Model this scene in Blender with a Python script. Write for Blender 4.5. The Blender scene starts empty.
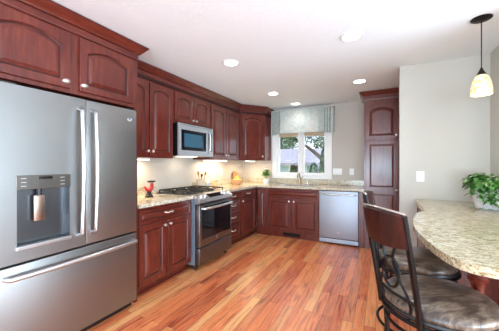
import bpy, bmesh, math, random
from mathutils import Vector, Matrix
random.seed(7)
C = bpy.context.scene.collection
sc = bpy.context.scene
PI = math.pi
YB = 5.03      # back wall
CEIL = 2.42

# ------------------------------------------------------------------ camera
cam = bpy.data.cameras.new('camera'); co = bpy.data.objects.new('camera', cam); C.objects.link(co)
co.location = (2.6975, 0, 1.3033)
co.rotation_euler = (PI/2, 0, 0.46739)
cam.sensor_width = 36; cam.lens = 261.2*36/499
cam.shift_y = -1.46/499
cam.clip_start = .02; cam.clip_end = 400
sc.camera = co

# ------------------------------------------------------------------ world, sun, daylight
w = bpy.data.worlds.new('sky'); sc.world = w; w.use_nodes = True
nt = w.node_tree; bg = nt.nodes['Background']
bg.inputs['Color'].default_value = (.72, .84, 1, 1); bg.inputs['Strength'].default_value = 1.5
def lamp(name, kind, loc, rot, energy, color=(1,1,1), **kw):
    l = bpy.data.lights.new(name, kind); l.energy = energy; l.color = color
    for k, v in kw.items(): setattr(l, k, v)
    o = bpy.data.objects.new(name, l); C.objects.link(o); o.location = loc; o.rotation_euler = rot
    return o
lamp('sun', 'SUN', (0,-10,30), (math.radians(48), 0, math.radians(-35)), 2.2, (1,.95,.88), angle=.01)
# area lamps added for unseen daylight behind and right, tilted up to brighten ceiling
lamp('daylight_fill_rear', 'AREA', (3.0,-3.9,1.35), (PI/2+.42,0,0), 285, (.66,.84,1), shape='RECTANGLE', size=3.4, size_y=2.1)
lamp('daylight_fill_side', 'AREA', (5.9,.2,1.4), (PI/2+.45,0,PI/2), 300, (.66,.84,1), shape='RECTANGLE', size=3.2, size_y=2.0)
sc.view_settings.view_transform = 'Standard'; sc.view_settings.look = 'None'
sc.view_settings.gamma = 1; sc.view_settings.exposure = 0.80
sc.view_settings.use_curve_mapping = False

# ------------------------------------------------------------------ materials
def srgb(r, g, b):
    f = lambda c: (c/255/12.92) if c/255 <= .04045 else ((c/255+.055)/1.055)**2.4
    return (f(r), f(g), f(b), 1)
def mat(name, col=(.5,.5,.5,1), rough=.5, metal=0, **kw):
    m = bpy.data.materials.new(name); m.use_nodes = True
    b = m.node_tree.nodes['Principled BSDF']
    b.inputs['Base Color'].default_value = col; b.inputs['Roughness'].default_value = rough
    b.inputs['Metallic'].default_value = metal
    for k, v in kw.items(): b.inputs[k.replace('_', ' ')].default_value = v
    return m
def N(m, t): return m.node_tree.nodes.new(t)
def Lk(m, a, b): m.node_tree.links.new(a, b)
def B(m): return m.node_tree.nodes['Principled BSDF']
def coords(m, scale=(1,1,1), rot=(0,0,0), kind='Object'):
    t = N(m, 'ShaderNodeTexCoord'); p = N(m, 'ShaderNodeMapping')
    p.inputs['Scale'].default_value = scale; p.inputs['Rotation'].default_value = rot
    Lk(m, t.outputs[kind], p.inputs['Vector']); return p.outputs['Vector']
def noise(m, vec, scale, detail=4, rough=.55, dist=0):
    n = N(m, 'ShaderNodeTexNoise'); n.inputs['Scale'].default_value = scale
    n.inputs['Detail'].default_value = detail; n.inputs['Roughness'].default_value = rough
    n.inputs['Distortion'].default_value = dist
    if vec: Lk(m, vec, n.inputs['Vector'])
    return n.outputs['Fac']
def ramp(m, fac, stops):
    r = N(m, 'ShaderNodeValToRGB'); e = r.color_ramp.elements
    while len(e) < len(stops): e.new(.5)
    for k, (p, c) in enumerate(stops): e[k].position = p; e[k].color = c
    Lk(m, fac, r.inputs['Fac']); return r.outputs['Color']
def bump(m, fac, strength, dist=.01):
    b = N(m, 'ShaderNodeBump'); b.inputs['Strength'].default_value = strength; b.inputs['Distance'].default_value = dist
    Lk(m, fac, b.inputs['Height']); Lk(m, b.outputs['Normal'], B(m).inputs['Normal'])
def mixc(m, fac, a, b, mode='MIX'):
    x = N(m, 'ShaderNodeMix'); x.data_type = 'RGBA'; x.blend_type = mode
    for s, v in ((x.inputs[0], fac), (x.inputs[6], a), (x.inputs[7], b)):
        if hasattr(v, 'links'): Lk(m, v, s)
        else: s.default_value = v
    return x.outputs[2]

def cherry(name, scale, gloss=.28):
    m = mat(name, rough=gloss)
    v = coords(m, scale)
    a = noise(m, v, 3.2, 6, .6, .6)
    v2 = coords(m, (1,1,1)); b = noise(m, v2, 4.0, 3)
    col = ramp(m, a, [(.25, srgb(60,18,15)), (.5, srgb(98,34,25)), (.75, srgb(132,58,41))])
    col = mixc(m, .30, col, ramp(m, b, [(.3, srgb(58,19,16)), (.7, srgb(120,54,40))]))
    Lk(m, col, B(m).inputs['Base Color'])
    B(m).inputs['Coat Weight'].default_value = .35; B(m).inputs['Coat Roughness'].default_value = .15
    return m
WOOD = cherry('cherry_wood', (14,14,1.2))
WOODH = cherry('cherry_wood_horizontal', (1.2,14,14))
WOODD = mat('cherry_glaze_dark', srgb(52,18,16), .4)

def steel(name, col, rough, sc_=(2,2,120)):
    m = mat(name, col, rough, 1)
    f = noise(m, coords(m, sc_), 4, 2)
    r = N(m, 'ShaderNodeMapRange'); r.inputs['To Min'].default_value = rough*.85; r.inputs['To Max'].default_value = rough*1.2
    Lk(m, f, r.inputs['Value']); Lk(m, r.outputs['Result'], B(m).inputs['Roughness'])
    return m
SLATE = steel('slate_steel', srgb(150,151,150), .40)
SLATED = steel('dark_slate_steel', srgb(134,132,132), .36)
STEEL = steel('brushed_steel', srgb(214,218,222), .34)
STEELW = steel('light_steel', srgb(168,178,190), .5)
SIDE = mat('grey_enamel', srgb(120,132,146), .45, .3)
NICKEL = mat('satin_nickel', srgb(232,228,220), .3, .85)
BLACKM = mat('black_metal', srgb(24,24,26), .32, .6)
BRONZE = mat('dark_bronze', srgb(38,32,30), .4, .7)
IRON = mat('cast_iron', srgb(26,26,28), .5, .2)
BLKG = mat('black_glass', srgb(14,18,22), .06)
BLK = mat('black_plastic', srgb(18,18,20), .4)
WHITE = mat('white_paint', srgb(238,238,236), .35)
PLATE = mat('white_plastic', srgb(240,240,238), .35)
CERAM = mat('white_ceramic', srgb(232,230,234), .2)
GOLD = mat('brushed_bronze_faucet', srgb(176,146,108), .3, 1)

WALL = mat('painted_wall', srgb(198,191,181), .75)
bump(WALL, noise(WALL, coords(WALL), 260, 2), .08, .002)
WALLR = mat('painted_wall_light', srgb(199,197,188), .75)
bump(WALLR, noise(WALLR, coords(WALLR), 260, 2), .08, .002)
CEILM = mat('ceiling_paint', srgb(238,247,253), .85)
bump(CEILM, noise(CEILM, coords(CEILM), 22, 5, .7), .35, .01)

def make_granite(name, warm):
    m = mat(name, rough=.12)
    v = coords(m); vs = coords(m, (.4,1,1), (0,0,.35)) if warm else coords(m, (1,.45,1), (0,0,.5))
    a = noise(m, vs, 62, 5, .75, .5)
    base = ramp(m, a, [(.32, srgb(104,90,70)), (.42, srgb(170,156,126)), (.54, srgb(218,210,190)), (.72, srgb(236,230,216))])
    b = noise(m, v, 110, 3, .6)
    spk = ramp(m, b, [(.36, (0,0,0,1)), (.42, (1,1,1,1))])
    col = mixc(m, spk, srgb(66,58,58), base)
    c = noise(m, v, 9, 4, .6, 1.2)
    col = mixc(m, ramp(m, c, [(.56, (0,0,0,1)), (.70, (.6,.6,.6,1))]), col, srgb(164,140,96) if warm else srgb(150,120,100))
    if warm: col = mixc(m, 1.0, col, (.86,.82,.70,1), 'MULTIPLY')
    Lk(m, col, B(m).inputs['Base Color']); return m
GRAN = make_granite('granite', False)
GRANB = make_granite('granite_bar', True)

def make_floor():
    m = mat('hardwood_planks', rough=.33)
    t = N(m, 'ShaderNodeTexCoord')
    mp = N(m, 'ShaderNodeMapping'); mp.inputs['Rotation'].default_value = (0,0,PI/2)
    Lk(m, t.outputs['Object'], mp.inputs['Vector'])
    br = N(m, 'ShaderNodeTexBrick'); br.offset = .37; br.offset_frequency = 2
    br.inputs['Scale'].default_value = 1; br.inputs['Brick Width'].default_value = 1.15
    br.inputs['Row Height'].default_value = .083; br.inputs['Mortar Size'].default_value = .0012
    br.inputs['Color1'].default_value = (0,0,0,1); br.inputs['Color2'].default_value = (1,1,1,1)
    br.inputs['Mortar'].default_value = (.5,.5,.5,1); br.inputs['Bias'].default_value = 0
    Lk(m, mp.outputs['Vector'], br.inputs['Vector'])
    plank = br.outputs['Color']
    # per-plank tone
    tone = ramp(m, plank, [(0, srgb(124,40,30)), (.2, srgb(194,84,54)), (.4, srgb(232,124,78)), (.6, srgb(242,152,96)), (.85, srgb(252,196,132)), (1, srgb(188,84,62))])
    # offset grain per plank
    add = N(m, 'ShaderNodeVectorMath'); add.operation = 'MULTIPLY_ADD'
    Lk(m, plank, add.inputs[0]); add.inputs[1].default_value = (3.1,7.7,5.0)
    gm = N(m, 'ShaderNodeMapping'); gm.inputs['Scale'].default_value = (9,.8,1)
    Lk(m, t.outputs['Object'], gm.inputs['Vector']); Lk(m, gm.outputs['Vector'], add.inputs[2])
    g = noise(m, add.outputs['Vector'], 1.6, 5, .6, 1.6)
    streak = ramp(m, g, [(.36, srgb(66,20,14)), (.43, srgb(216,116,72)), (.58, srgb(250,168,104)), (.67, srgb(150,60,40))])
    col = mixc(m, .45, tone, streak)
    fine = noise(m, coords(m, (70,2,1)), 3, 4)
    col = mixc(m, .35, col, ramp(m, fine, [(.3, (.45,.35,.3,1)), (.7, (1,1,1,1))]), 'MULTIPLY')
    col = mixc(m, br.outputs['Fac'], col, srgb(60,26,18))
    Lk(m, col, B(m).inputs['Base Color'])
    B(m).inputs['Coat Weight'].default_value = .3; B(m).inputs['Coat Roughness'].default_value = .3
    bump(m, fine, .04, .002)
    return m
FLOORM = make_floor()

FABRIC = mat('sage_fabric', srgb(196,206,202), .9)
_f = noise(FABRIC, coords(FABRIC), 14, 4, .6, 1.5)
Lk(FABRIC, ramp(FABRIC, _f, [(.35, srgb(168,184,182)), (.6, srgb(202,204,196))]), B(FABRIC).inputs['Base Color'])
WOVEN = mat('woven_shade', srgb(186,160,130), .9)
_f = noise(WOVEN, coords(WOVEN, (1,1,90)), 2, 2)
Lk(WOVEN, ramp(WOVEN, _f, [(.35, srgb(176,150,122)), (.65, srgb(222,202,174))]), B(WOVEN).inputs['Base Color'])
LEATHER = mat('distressed_leather', rough=.3)
_f = noise(LEATHER, coords(LEATHER, (1,3,1)), 9, 7, .7, .8)
Lk(LEATHER, ramp(LEATHER, _f, [(.32, srgb(30,25,24)), (.48, srgb(78,65,56)), (.66, srgb(140,122,104))]), B(LEATHER).inputs['Base Color'])
bump(LEATHER, _f, .15, .003)
STOOLW = mat('stool_back_wood', rough=.28)
_f = noise(STOOLW, coords(STOOLW, (10,10,2)), 4, 5)
Lk(STOOLW, ramp(STOOLW, _f, [(.3, srgb(30,12,12)), (.7, srgb(70,30,26))]), B(STOOLW).inputs['Base Color'])
GLASS = bpy.data.materials.new('window_glass'); GLASS.use_nodes = True
_n = GLASS.node_tree; _n.nodes.clear()
_o = _n.nodes.new('ShaderNodeOutputMaterial'); _mx = _n.nodes.new('ShaderNodeMixShader'); _t = _n.nodes.new('ShaderNodeBsdfTransparent'); _g = _n.nodes.new('ShaderNodeBsdfGlossy')
_g.inputs['Roughness'].default_value = .02; _mx.inputs[0].default_value = .04
_n.links.new(_t.outputs[0], _mx.inputs[1]); _n.links.new(_g.outputs[0], _mx.inputs[2]); _n.links.new(_mx.outputs[0], _o.inputs[0])
def emis(name, col, s):
    m = mat(name, col, .5); B(m).inputs['Emission Color'].default_value = col; B(m).inputs['Emission Strength'].default_value = s; return m
LENS = emis('lit_lens', (1,.97,.92,1), 6)
UCL = emis('lit_strip', (1,.86,.66,1), 5)
BULB = emis('lit_bulb', (1,.82,.55,1), 5)
SHADE = mat('amber_mosaic_glass', rough=.25)
_v = N(SHADE, 'ShaderNodeTexVoronoi'); _v.inputs['Scale'].default_value = 55; Lk(SHADE, coords(SHADE, (1,1,1.8)), _v.inputs['Vector'])
_c = ramp(SHADE, _v.outputs['Color'], [(.2, srgb(206,150,84)), (.45, srgb(238,206,150)), (.8, srgb(250,238,210))])
Lk(SHADE, _c, B(SHADE).inputs['Base Color']); Lk(SHADE, _c, B(SHADE).inputs['Emission Color']); B(SHADE).inputs['Emission Strength'].default_value = .35
B(SHADE).inputs['Transmission Weight'].default_value = .4

# ------------------------------------------------------------------ mesh helpers
def box(bm, x0, x1, y0, y1, z0, z1, bev=0, seg=2):
    g = bmesh.ops.create_cube(bm, size=1)['verts']
    for v in g: v.co = Vector(((x0+x1)/2+v.co.x*(x1-x0), (y0+y1)/2+v.co.y*(y1-y0), (z0+z1)/2+v.co.z*(z1-z0)))
    if bev:
        es = {e for v in g for e in v.link_edges}
        bmesh.ops.bevel(bm, geom=list(es), offset=bev, segments=seg, affect='EDGES', profile=.5)
def cyl(bm, p0, p1, r0, r1=None, seg=20, caps=True):
    p0 = Vector(p0); p1 = Vector(p1); d = p1-p0; r1 = r0 if r1 is None else r1
    M = Matrix.Translation((p0+p1)/2) @ d.to_track_quat('Z', 'Y').to_matrix().to_4x4()
    bmesh.ops.create_cone(bm, cap_ends=caps, segments=seg, radius1=r0, radius2=r1, depth=d.length, matrix=M)
def lathe(bm, prof, c=(0,0,0), seg=32, M=None):
    rings = []
    for r, z in prof:
        if r < 1e-6: rings.append([bm.verts.new((c[0], c[1], c[2]+z))])
        else: rings.append([bm.verts.new((c[0]+r*math.cos(2*PI*k/seg), c[1]+r*math.sin(2*PI*k/seg), c[2]+z)) for k in range(seg)])
    for a, b in zip(rings, rings[1:]):
        for k in range(seg):
            j = (k+1) % seg
            if len(a) == 1 and len(b) == 1: continue
            if len(a) == 1: bm.faces.new((a[0], b[k], b[j]))
            elif len(b) == 1: bm.faces.new((a[k], a[j], b[0]))
            else: bm.faces.new((a[k], a[j], b[j], b[k]))
    if M is not None:
        for rg in rings:
            for v in rg: v.co = M @ v.co
def tube(bm, pts, r, seg=10, closed=False, flat=1.0):
    pts = [Vector(p) for p in pts]; n = len(pts); rings = []; up = None
    for i, p in enumerate(pts):
        if closed: t = pts[(i+1) % n]-pts[i-1]
        else: t = pts[min(i+1, n-1)]-pts[max(i-1, 0)]
        t.normalize()
        if up is None: up = Vector((0,0,1)) if abs(t.z) < .9 else Vector((1,0,0))
        a = t.cross(up); a.normalize(); b = a.cross(t); b.normalize(); up = b
        rr = r[i] if isinstance(r, (list, tuple)) else r
        rings.append([bm.verts.new(p + a*rr*math.cos(2*PI*k/seg) + b*rr*flat*math.sin(2*PI*k/seg)) for k in range(seg)])
    pr = list(zip(rings, rings[1:])) + ([(rings[-1], rings[0])] if closed else [])
    for a, b in pr:
        for k in range(seg): bm.faces.new((a[k], a[(k+1) % seg], b[(k+1) % seg], b[k]))
    if not closed: bm.faces.new(rings[0][::-1]); bm.faces.new(rings[-1])
def prism(bm, poly, z0, z1, bev=0):
    a = [bm.verts.new((x, y, z0)) for x, y in poly]; b = [bm.verts.new((x, y, z1)) for x, y in poly]
    n = len(poly); fs = [bm.faces.new(a[::-1]), bm.faces.new(b)]
    for k in range(n): fs.append(bm.faces.new((a[k], a[(k+1) % n], b[(k+1) % n], b[k])))
    if bev:
        es = set(fs[0].edges) | set(fs[1].edges)
        bmesh.ops.bevel(bm, geom=list(es), offset=bev, segments=3, affect='EDGES', profile=.5)
def sweep(bm, path, prof):
    """profile (out, z) swept along a 2D path, out = to the right of travel, mitred"""
    path = [Vector(p) for p in path]; n = len(path); rings = []
    for i, p in enumerate(path):
        ns = []
        if i > 0: d = (path[i]-path[i-1]).normalized(); ns.append(Vector((d.y, -d.x)))
        if i < n-1: d = (path[i+1]-path[i]).normalized(); ns.append(Vector((d.y, -d.x)))
        m = sum(ns, Vector((0,0))); m.normalize(); m = m/max(.3, m.dot(ns[0]))
        rings.append([bm.verts.new((p.x+m.x*o, p.y+m.y*o, z)) for o, z in prof])
    k = len(prof)
    for a, b in zip(rings, rings[1:]):
        for j in range(k): bm.faces.new((a[j], a[(j+1) % k], b[(j+1) % k], b[j]))
    bm.faces.new(rings[0]); bm.faces.new(rings[-1][::-1])
def obj(name, bm, m, parent=None, smooth=False, loc=None):
    bmesh.ops.recalc_face_normals(bm, faces=bm.faces)
    me = bpy.data.meshes.new(name); bm.to_mesh(me); bm.free(); me.materials.append(m)
    if m.name.startswith('cherry_wood'): me.materials.append(WOODD)
    if smooth:
        me.polygons.foreach_set('use_smooth', [True]*len(me.polygons))
        me.set_sharp_from_angle(angle=math.radians(38))
    o = bpy.data.objects.new(name, me); C.objects.link(o)
    if parent: o.parent = parent
    if loc: o.location = loc
    return o
def NB(): return bmesh.new()
def ob_box(name, m, parent, *a, **k):
    bm = NB(); box(bm, *a, **k); return obj(name, bm, m, parent)
def ob_tube(name, m, parent, *a, **k):
    bm = NB(); tube(bm, *a, **k); return obj(name, bm, m, parent, True)
def ob_lathe(name, m, parent, *a, **k):
    bm = NB(); lathe(bm, *a, **k); return obj(name, bm, m, parent, True)
def tag(o, label, cat, group=None):
    o['label'] = label; o['category'] = cat
    if group: o['group'] = group
    return o
def thing(name, label, cat, loc=(0,0,0), rz=0, group=None):
    o = bpy.data.objects.new(name, None); C.objects.link(o); o.empty_display_size = .1
    o.location = loc; o.rotation_euler = (0,0,rz); return tag(o, label, cat, group)
def struct(name, bm, m, parent=None):
    o = obj(name, bm, m, parent)
    if not parent: o['kind'] = 'structure'
    return o
def dup(root, loc, rz, label, group=None):
    r = root.copy(); C.objects.link(r); r.location = loc; r.rotation_euler = (0,0,rz); r['label'] = label
    if group: r['group'] = group
    for ch in list(root.children):
        c = ch.copy(); C.objects.link(c); c.parent = r
        for g in list(ch.children):
            d = g.copy(); C.objects.link(d); d.parent = c
    return r
def text_mesh(body, size, ext=.0006):
    cu = bpy.data.curves.new('lettering', 'FONT'); cu.body = body; cu.size = size; cu.extrude = ext
    cu.align_x = 'CENTER'; cu.align_y = 'CENTER'
    o = bpy.data.objects.new('lettering', cu); C.objects.link(o)
    me = bpy.data.meshes.new_from_object(o); bpy.data.objects.remove(o); return me

# ------------------------------------------------------------------ the room
bm = NB(); box(bm, -.12, 6, -4, YB+.12, -.1, 0); struct('floor', bm, FLOORM)
bm = NB(); box(bm, -.12, 6, -4, YB+.12, CEIL, CEIL+.1); struct('ceiling', bm, CEILM)
bm = NB(); box(bm, -.12, 0, -4, YB+.12, 0, CEIL); struct('wall_left', bm, WALL)
WX0, WX1, WZ0, WZ1 = .77, 1.80, 1.06, 2.05
bm = NB()
box(bm, 0, WX0, YB, YB+.12, 0, CEIL); box(bm, WX1, 3.52, YB, YB+.12, 0, CEIL)
box(bm, WX0, WX1, YB, YB+.12, 0, WZ0); box(bm, WX0, WX1, YB, YB+.12, WZ1, CEIL)
struct('wall_back', bm, WALL)
bm = NB(); prism(bm, [(2.885,3.45),(3.68,3.45),(3.68,2.3),(3.80,2.3),(3.80,3.57),(2.885,3.57)], 0, CEIL); struct('wall_right', bm, WALLR)
bm = NB(); box(bm, 3.42, 3.52, 3.57, YB, 0, CEIL); struct('wall_alcove', bm, WALL)
bm = NB(); box(bm, 5.95, 6.05, -4, YB, 0, CEIL); struct('wall_far_right', bm, WALLR)
bm = NB(); box(bm, 3.80, 5.95, 3.45, 3.57, 0, CEIL); struct('wall_dining', bm, WALLR)
bm = NB(); box(bm, 0, 5.95, -4.1, -4, 0, CEIL); struct('wall_rear', bm, WALLR)

# window 1: casing, two casement sashes, glass
bm = NB()
box(bm, .69, .775, YB-.022, YB+.005, 1.015, 2.12, .004); box(bm, 1.795, 1.88, YB-.022, YB+.005, 1.015, 2.12, .004)
box(bm, .775, 1.795, YB-.022, YB+.005, 1.015, 1.075, .004); box(bm, .775, 1.795, YB-.022, YB+.005, 2.04, 2.12, .004)
box(bm, .77, 1.80, YB-.002, YB+.11, 1.06, 1.078); box(bm, .77, .785, YB-.002, YB+.11, 1.078, 2.05); box(bm, 1.785, 1.80, YB-.002, YB+.11, 1.078, 2.05)
box(bm, .785, 1.785, YB-.002, YB+.11, 2.035, 2.05); box(bm, 1.272, 1.308, YB+.0, YB+.08, 1.078, 2.035)
win = struct('window_1', bm, WHITE)
for a, b in ((.787,1.271), (1.309,1.783)):
    bm = NB(); s = .050; y0, y1 = YB+.025, YB+.065
    box(bm, a, a+s, y0, y1, 1.08, 2.033, .003); box(bm, b-s, b, y0, y1, 1.08, 2.033, .003)
    box(bm, a+s, b-s, y0, y1, 1.08, 1.08+.055, .003); box(bm, a+s, b-s, y0, y1, 1.975, 2.033, .003)
    sh = obj('window_sash', bm, WHITE, win)
    ob_box('window_glass', GLASS, sh, a+s-.004, b-s+.004, YB+.043, YB+.047, 1.13, 1.98)
    ob_box('window_crank', NICKEL, sh, (a+b)/2-.03, (a+b)/2+.03, YB+.004, YB+.024, 1.081, 1.098, bev=.004)
    ob_box('window_latch', NICKEL, sh, (b-.03 if a < 1 else a+.015), (b-.015 if a < 1 else a+.03), YB+.008, YB+.024, 1.5, 1.58, bev=.003)
for k, (a, b) in enumerate(((.85,1.215), (1.365,1.725))):
    bm = NB(); box(bm, a-.01, b+.01, YB+.004, YB+.016, 1.845, 2.03)
    for q in range(4): box(bm, a-.01, b+.01, YB+.001, YB+.019, 1.845+.04*q, 1.865+.04*q, .004)
    tag(obj('woven_blind', bm, WOVEN), 'woven tan blind raised high in the %s window sash' % ('left', 'right')[k], 'blind', 'blinds in the window')

# ------------------------------------------------------------------ cabinetry
def door_loop(x0, x1, z0, z1, y, arch, n=14):
    """loop of points: bottom-left, bottom-right, then top from right to left (arched)"""
    pts = [(x0, y, z0), (x1, y, z0)]
    for k in range(n+1):
        t = k/n; x = x1+(x0-x1)*t
        s = abs(2*t-1)
        z = z1 - arch*s*s if arch else z1
        pts.append((x, y, z))
    return pts
def raised_front(bm, x0, x1, z0, z1, y, arch=0, rail=.055, th=.02, panel=True):
    """slab front whose face is at local y (looking to -y), with framed raised panel"""
    L = [door_loop(x0, x1, z0, z1, y+th, 0), door_loop(x0, x1, z0, z1, y+.003, 0), door_loop(x0+.003, x1-.003, z0+.003, z1-.003, y, 0)]
    if panel:
        r = rail
        def inn(d, yy): return door_loop(x0+r+d, x1-r-d, z0+r+d, z1-r-d, yy, arch)
        L += [inn(0, y), inn(.006, y+.009), inn(.010, y+.011), inn(.015, y+.011), inn(.038, y+.001), inn(.042, y+.0005)]
    vs = [[bm.verts.new(p) for p in l] for l in L]; n = len(vs[0])
    for q, (a, b) in enumerate(zip(vs, vs[1:])):
        for k in range(n):
            f = bm.faces.new((a[k], a[(k+1) % n], b[(k+1) % n], b[k]))
            if q in (4, 5): f.material_index = 1        # dark glaze settled in the moulding groove
    bm.faces.new(vs[-1]); bm.faces.new(vs[0][::-1])
def knob(parent, x, y, z):
    M = Matrix.Translation((x, y, z)) @ Matrix.Rotation(PI/2, 4, 'X')
    ob_lathe('knob', NICKEL, parent, [(0,-.001), (.009,-.001), (.006,.006), (.006,.012), (.013,.016), (.0165,.021), (.014,.027), (.007,.030), (0,.031)], seg=20, M=M)
def cup(parent, x, y, z):
    bm = NB()
    M = Matrix.Translation((x, y-.001, z)) @ Matrix.Diagonal((1.25,1,.85,1)) @ Matrix.Rotation(PI/2, 4, 'X')
    lathe(bm, [(0,0),(.022,0),(.0225,.006),(.020,.014),(.013,.021),(0,.024)], seg=24, M=M)
    obj('pull', bm, NICKEL, parent, True)
def pull(parent, x, y, z, w=.12):
    bm = NB(); n = 12
    tube(bm, [(x-w/2+w*k/n, y-.026*math.sin(PI*k/n)**.5 if 0 < k < n else y+.002, z+.004*math.cos(2*PI*k/n*2)) for k in range(n+1)], [.009 if k in (0,n) else .0075 for k in range(n+1)], 8)
    obj('handle', bm, NICKEL, parent, True)
def cabinet(name, label, loc, rz, w, d, z0, z1, fronts, toe=True, group=None, cat='cabinet', rec=.075, arch=.05, hollow=False):
    """local frame: x along the width, front looks to -y, back at y=0"""
    t = thing(name, label, cat, (loc[0], loc[1], 0), rz, group)
    bm = NB()
    if hollow:      # open box under the sink
        box(bm, 0, w, -d, -.002, .10, .72, .001); box(bm, 0, w, -d, -d+.02, .7201, z1, .001)
        box(bm, 0, .02, -d+.02, -.002, .7201, z1); box(bm, w-.02, w, -d+.02, -.002, .7201, z1); box(bm, 0, w, -d+rec, -.002, 0.0005, .10)
    elif toe: box(bm, 0, w, -d, -.002, .10, z1, .001); box(bm, 0, w, -d+rec, -.002, 0.0005, .10)
    else: box(bm, 0, w, -d, -.002, z0, z1, .0015)
    obj('body', bm, WOOD, t)
    for f in fronts:
        kind, x0, x1, a, b = f[:5]; hw = f[5] if len(f) > 5 else None
        bm = NB()
        if kind == 'door': raised_front(bm, x0, x1, a, b, -d-.02, arch)
        elif kind == 'flatdoor': raised_front(bm, x0, x1, a, b, -d-.02, 0)
        elif kind == 'twopanel':
            raised_front(bm, x0, x1, a, b, -d-.02, 0, panel=False)
            zs = f[6]
            for (p, q) in ((a, zs), (zs, b)):
                # frame moulding and raised field on the slab
                Ls = [door_loop(x0+.055+dd, x1-.055-dd, p+.05+dd, q-.05-dd, -d-.02+yy, 0) for dd, yy in ((0,.0015), (.0,-.004), (.006,-.004), (.012,.0), (.03,-.004), (.034,-.004))]
                vs = [[bm.verts.new(pt) for pt in l] for l in Ls]; n = len(vs[0])
                for q_, (u, v) in enumerate(zip(vs, vs[1:])):
                    for k in range(n):
                        f_ = bm.faces.new((u[k], u[(k+1) % n], v[(k+1) % n], v[k]))
                        if q_ in (0, 2): f_.material_index = 1
                bm.faces.new(vs[-1])
        else: raised_front(bm, x0, x1, a, b, -d-.02, 0, rail=.022, panel=(b-a) > .1)
        fr = obj('door' if 'door' in kind or kind == 'twopanel' else 'drawer', bm, WOODH if kind == 'drawer' else WOOD, t, False)
        if hw is None: continue
        if hw[0] == 'knob': knob(fr, hw[1], -d-.02, hw[2])
        elif hw[0] == 'cup': cup(fr, hw[1], -d-.02, hw[2])
        elif hw[0] == 'pull': pull(fr, hw[1], -d-.02, hw[2])
        elif hw[0] == 'long':
            ob_tube('handle', NICKEL, fr, [(hw[1], -d-.018, hw[2]), (hw[1], -d-.045, hw[2]+.01), (hw[1], -d-.05, hw[2]+.05), (hw[1], -d-.05, hw[3]-.05), (hw[1], -d-.045, hw[3]-.01), (hw[1], -d-.018, hw[3])], .006)
    return t
H = PI/2
CP = [(0,0),(.012,0),(.013,.008),(.005,.013),(.005,.052),(.020,.053),(.024,.062),(.038,.075),(.056,.098),(.060,.102),(.060,.106),(.067,.108),(.066,.118),(0,.118)]
def crownp(z, s=1): return [(o*s, z+h*s) for o, h in CP]
CT = CEIL-.006

# cabinet over the fridge
fc = cabinet('wall_cabinet', 'deep cherry cabinet above the refrigerator with two arched doors', (0,.55), H, 1.185, .63, 1.83, 2.30,
    [('door', .10, .575, 1.86, 2.27, ('cup', .545, 1.905)), ('door', .645, 1.125, 1.86, 2.27, ('cup', .675, 1.905))], toe=False)
bm = NB(); sweep(bm, [(0,-.63), (1.185,-.63), (1.185,-.36)], crownp(CT-.13, 1.1)); obj('crown_moulding', bm, WOODH, fc)
tag(ob_box('tall_panel', WOOD, None, .0, .63, 1.70, 1.735, .0005, 1.829, bev=.0015), 'tall cherry side panel between refrigerator and counter', 'panel')

# base cabinets, left run
DB = .61
cabinet('base_cabinet', 'cherry base cabinet between refrigerator and range, one drawer over two doors', (0,1.737), H, .803, DB, 0, .876,
    [('drawer', .022, .775, .715, .845, ('pull', .41, .785)), ('flatdoor', .022, .375, .115, .695, ('knob', .345, .655)), ('flatdoor', .395, .775, .115, .695, ('knob', .425, .655))])
cabinet('base_cabinet', 'narrow cherry bank of four drawers right of the range', (0,3.315), H, .455, DB, 0, .876,
    [('drawer', .02, .435, .745, .845, ('pull', .2275, .795)), ('drawer', .02, .435, .575, .725, ('pull', .2275, .65)),
     ('drawer', .02, .435, .375, .555, ('pull', .2275, .465)), ('drawer', .02, .435, .115, .355, ('pull', .2275, .26))])
cabinet('base_cabinet', 'cherry base cabinet in the corner, single drawer over a single door', (0,3.771), H, .645, DB, 0, .876,
    [('drawer', .015, .555, .745, .845, ('pull', .28, .795)), ('flatdoor', .015, .555, .115, .725, ('knob', .06, .685))])
# back run
cabinet('base_cabinet', 'slim single door cherry cabinet left of the sink cabinet', (.62,YB), 0, .205, DB, 0, .876,
    [('flatdoor', .015, .195, .115, .845, None)], rec=.02)
sb = cabinet('base_cabinet', 'cherry sink cabinet with false drawer front and double doors under window', (.826,YB), 0, .948, DB, 0, .876,
    [('drawer', .015, .935, .71, .845), ('flatdoor', .015, .467, .115, .69, ('knob', .43, .65)), ('flatdoor', .481, .935, .115, .69, ('knob', .518, .65))], rec=.02, hollow=True)
bm = NB(); box(bm, .30, .62, -.60, -.5902, .03, .085, .002)
for k in range(16): box(bm, .312+k*.0187, .322+k*.0187, -.604, -.599, .038, .077)
obj('toe_vent', bm, BRONZE, sb)
tag(ob_box('filler_panel', WOOD, None, 2.385, 2.455, YB-.63, YB, .0005, .876, bev=.001), 'narrow cherry end panel between dishwasher and pantry', 'panel')
# baseboard shoe along the toe kicks
for n, pth in enumerate(([(.535,1.737),(.535,2.54)], [(.535,3.315),(.535,4.49)])):
    bm = NB(); sweep(bm, pth, [(0,.0005),(.014,.0005),(.014,.012),(.006,.02),(0,.022)]); struct('trim_%d' % (n+1), bm, WOODH)

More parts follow.
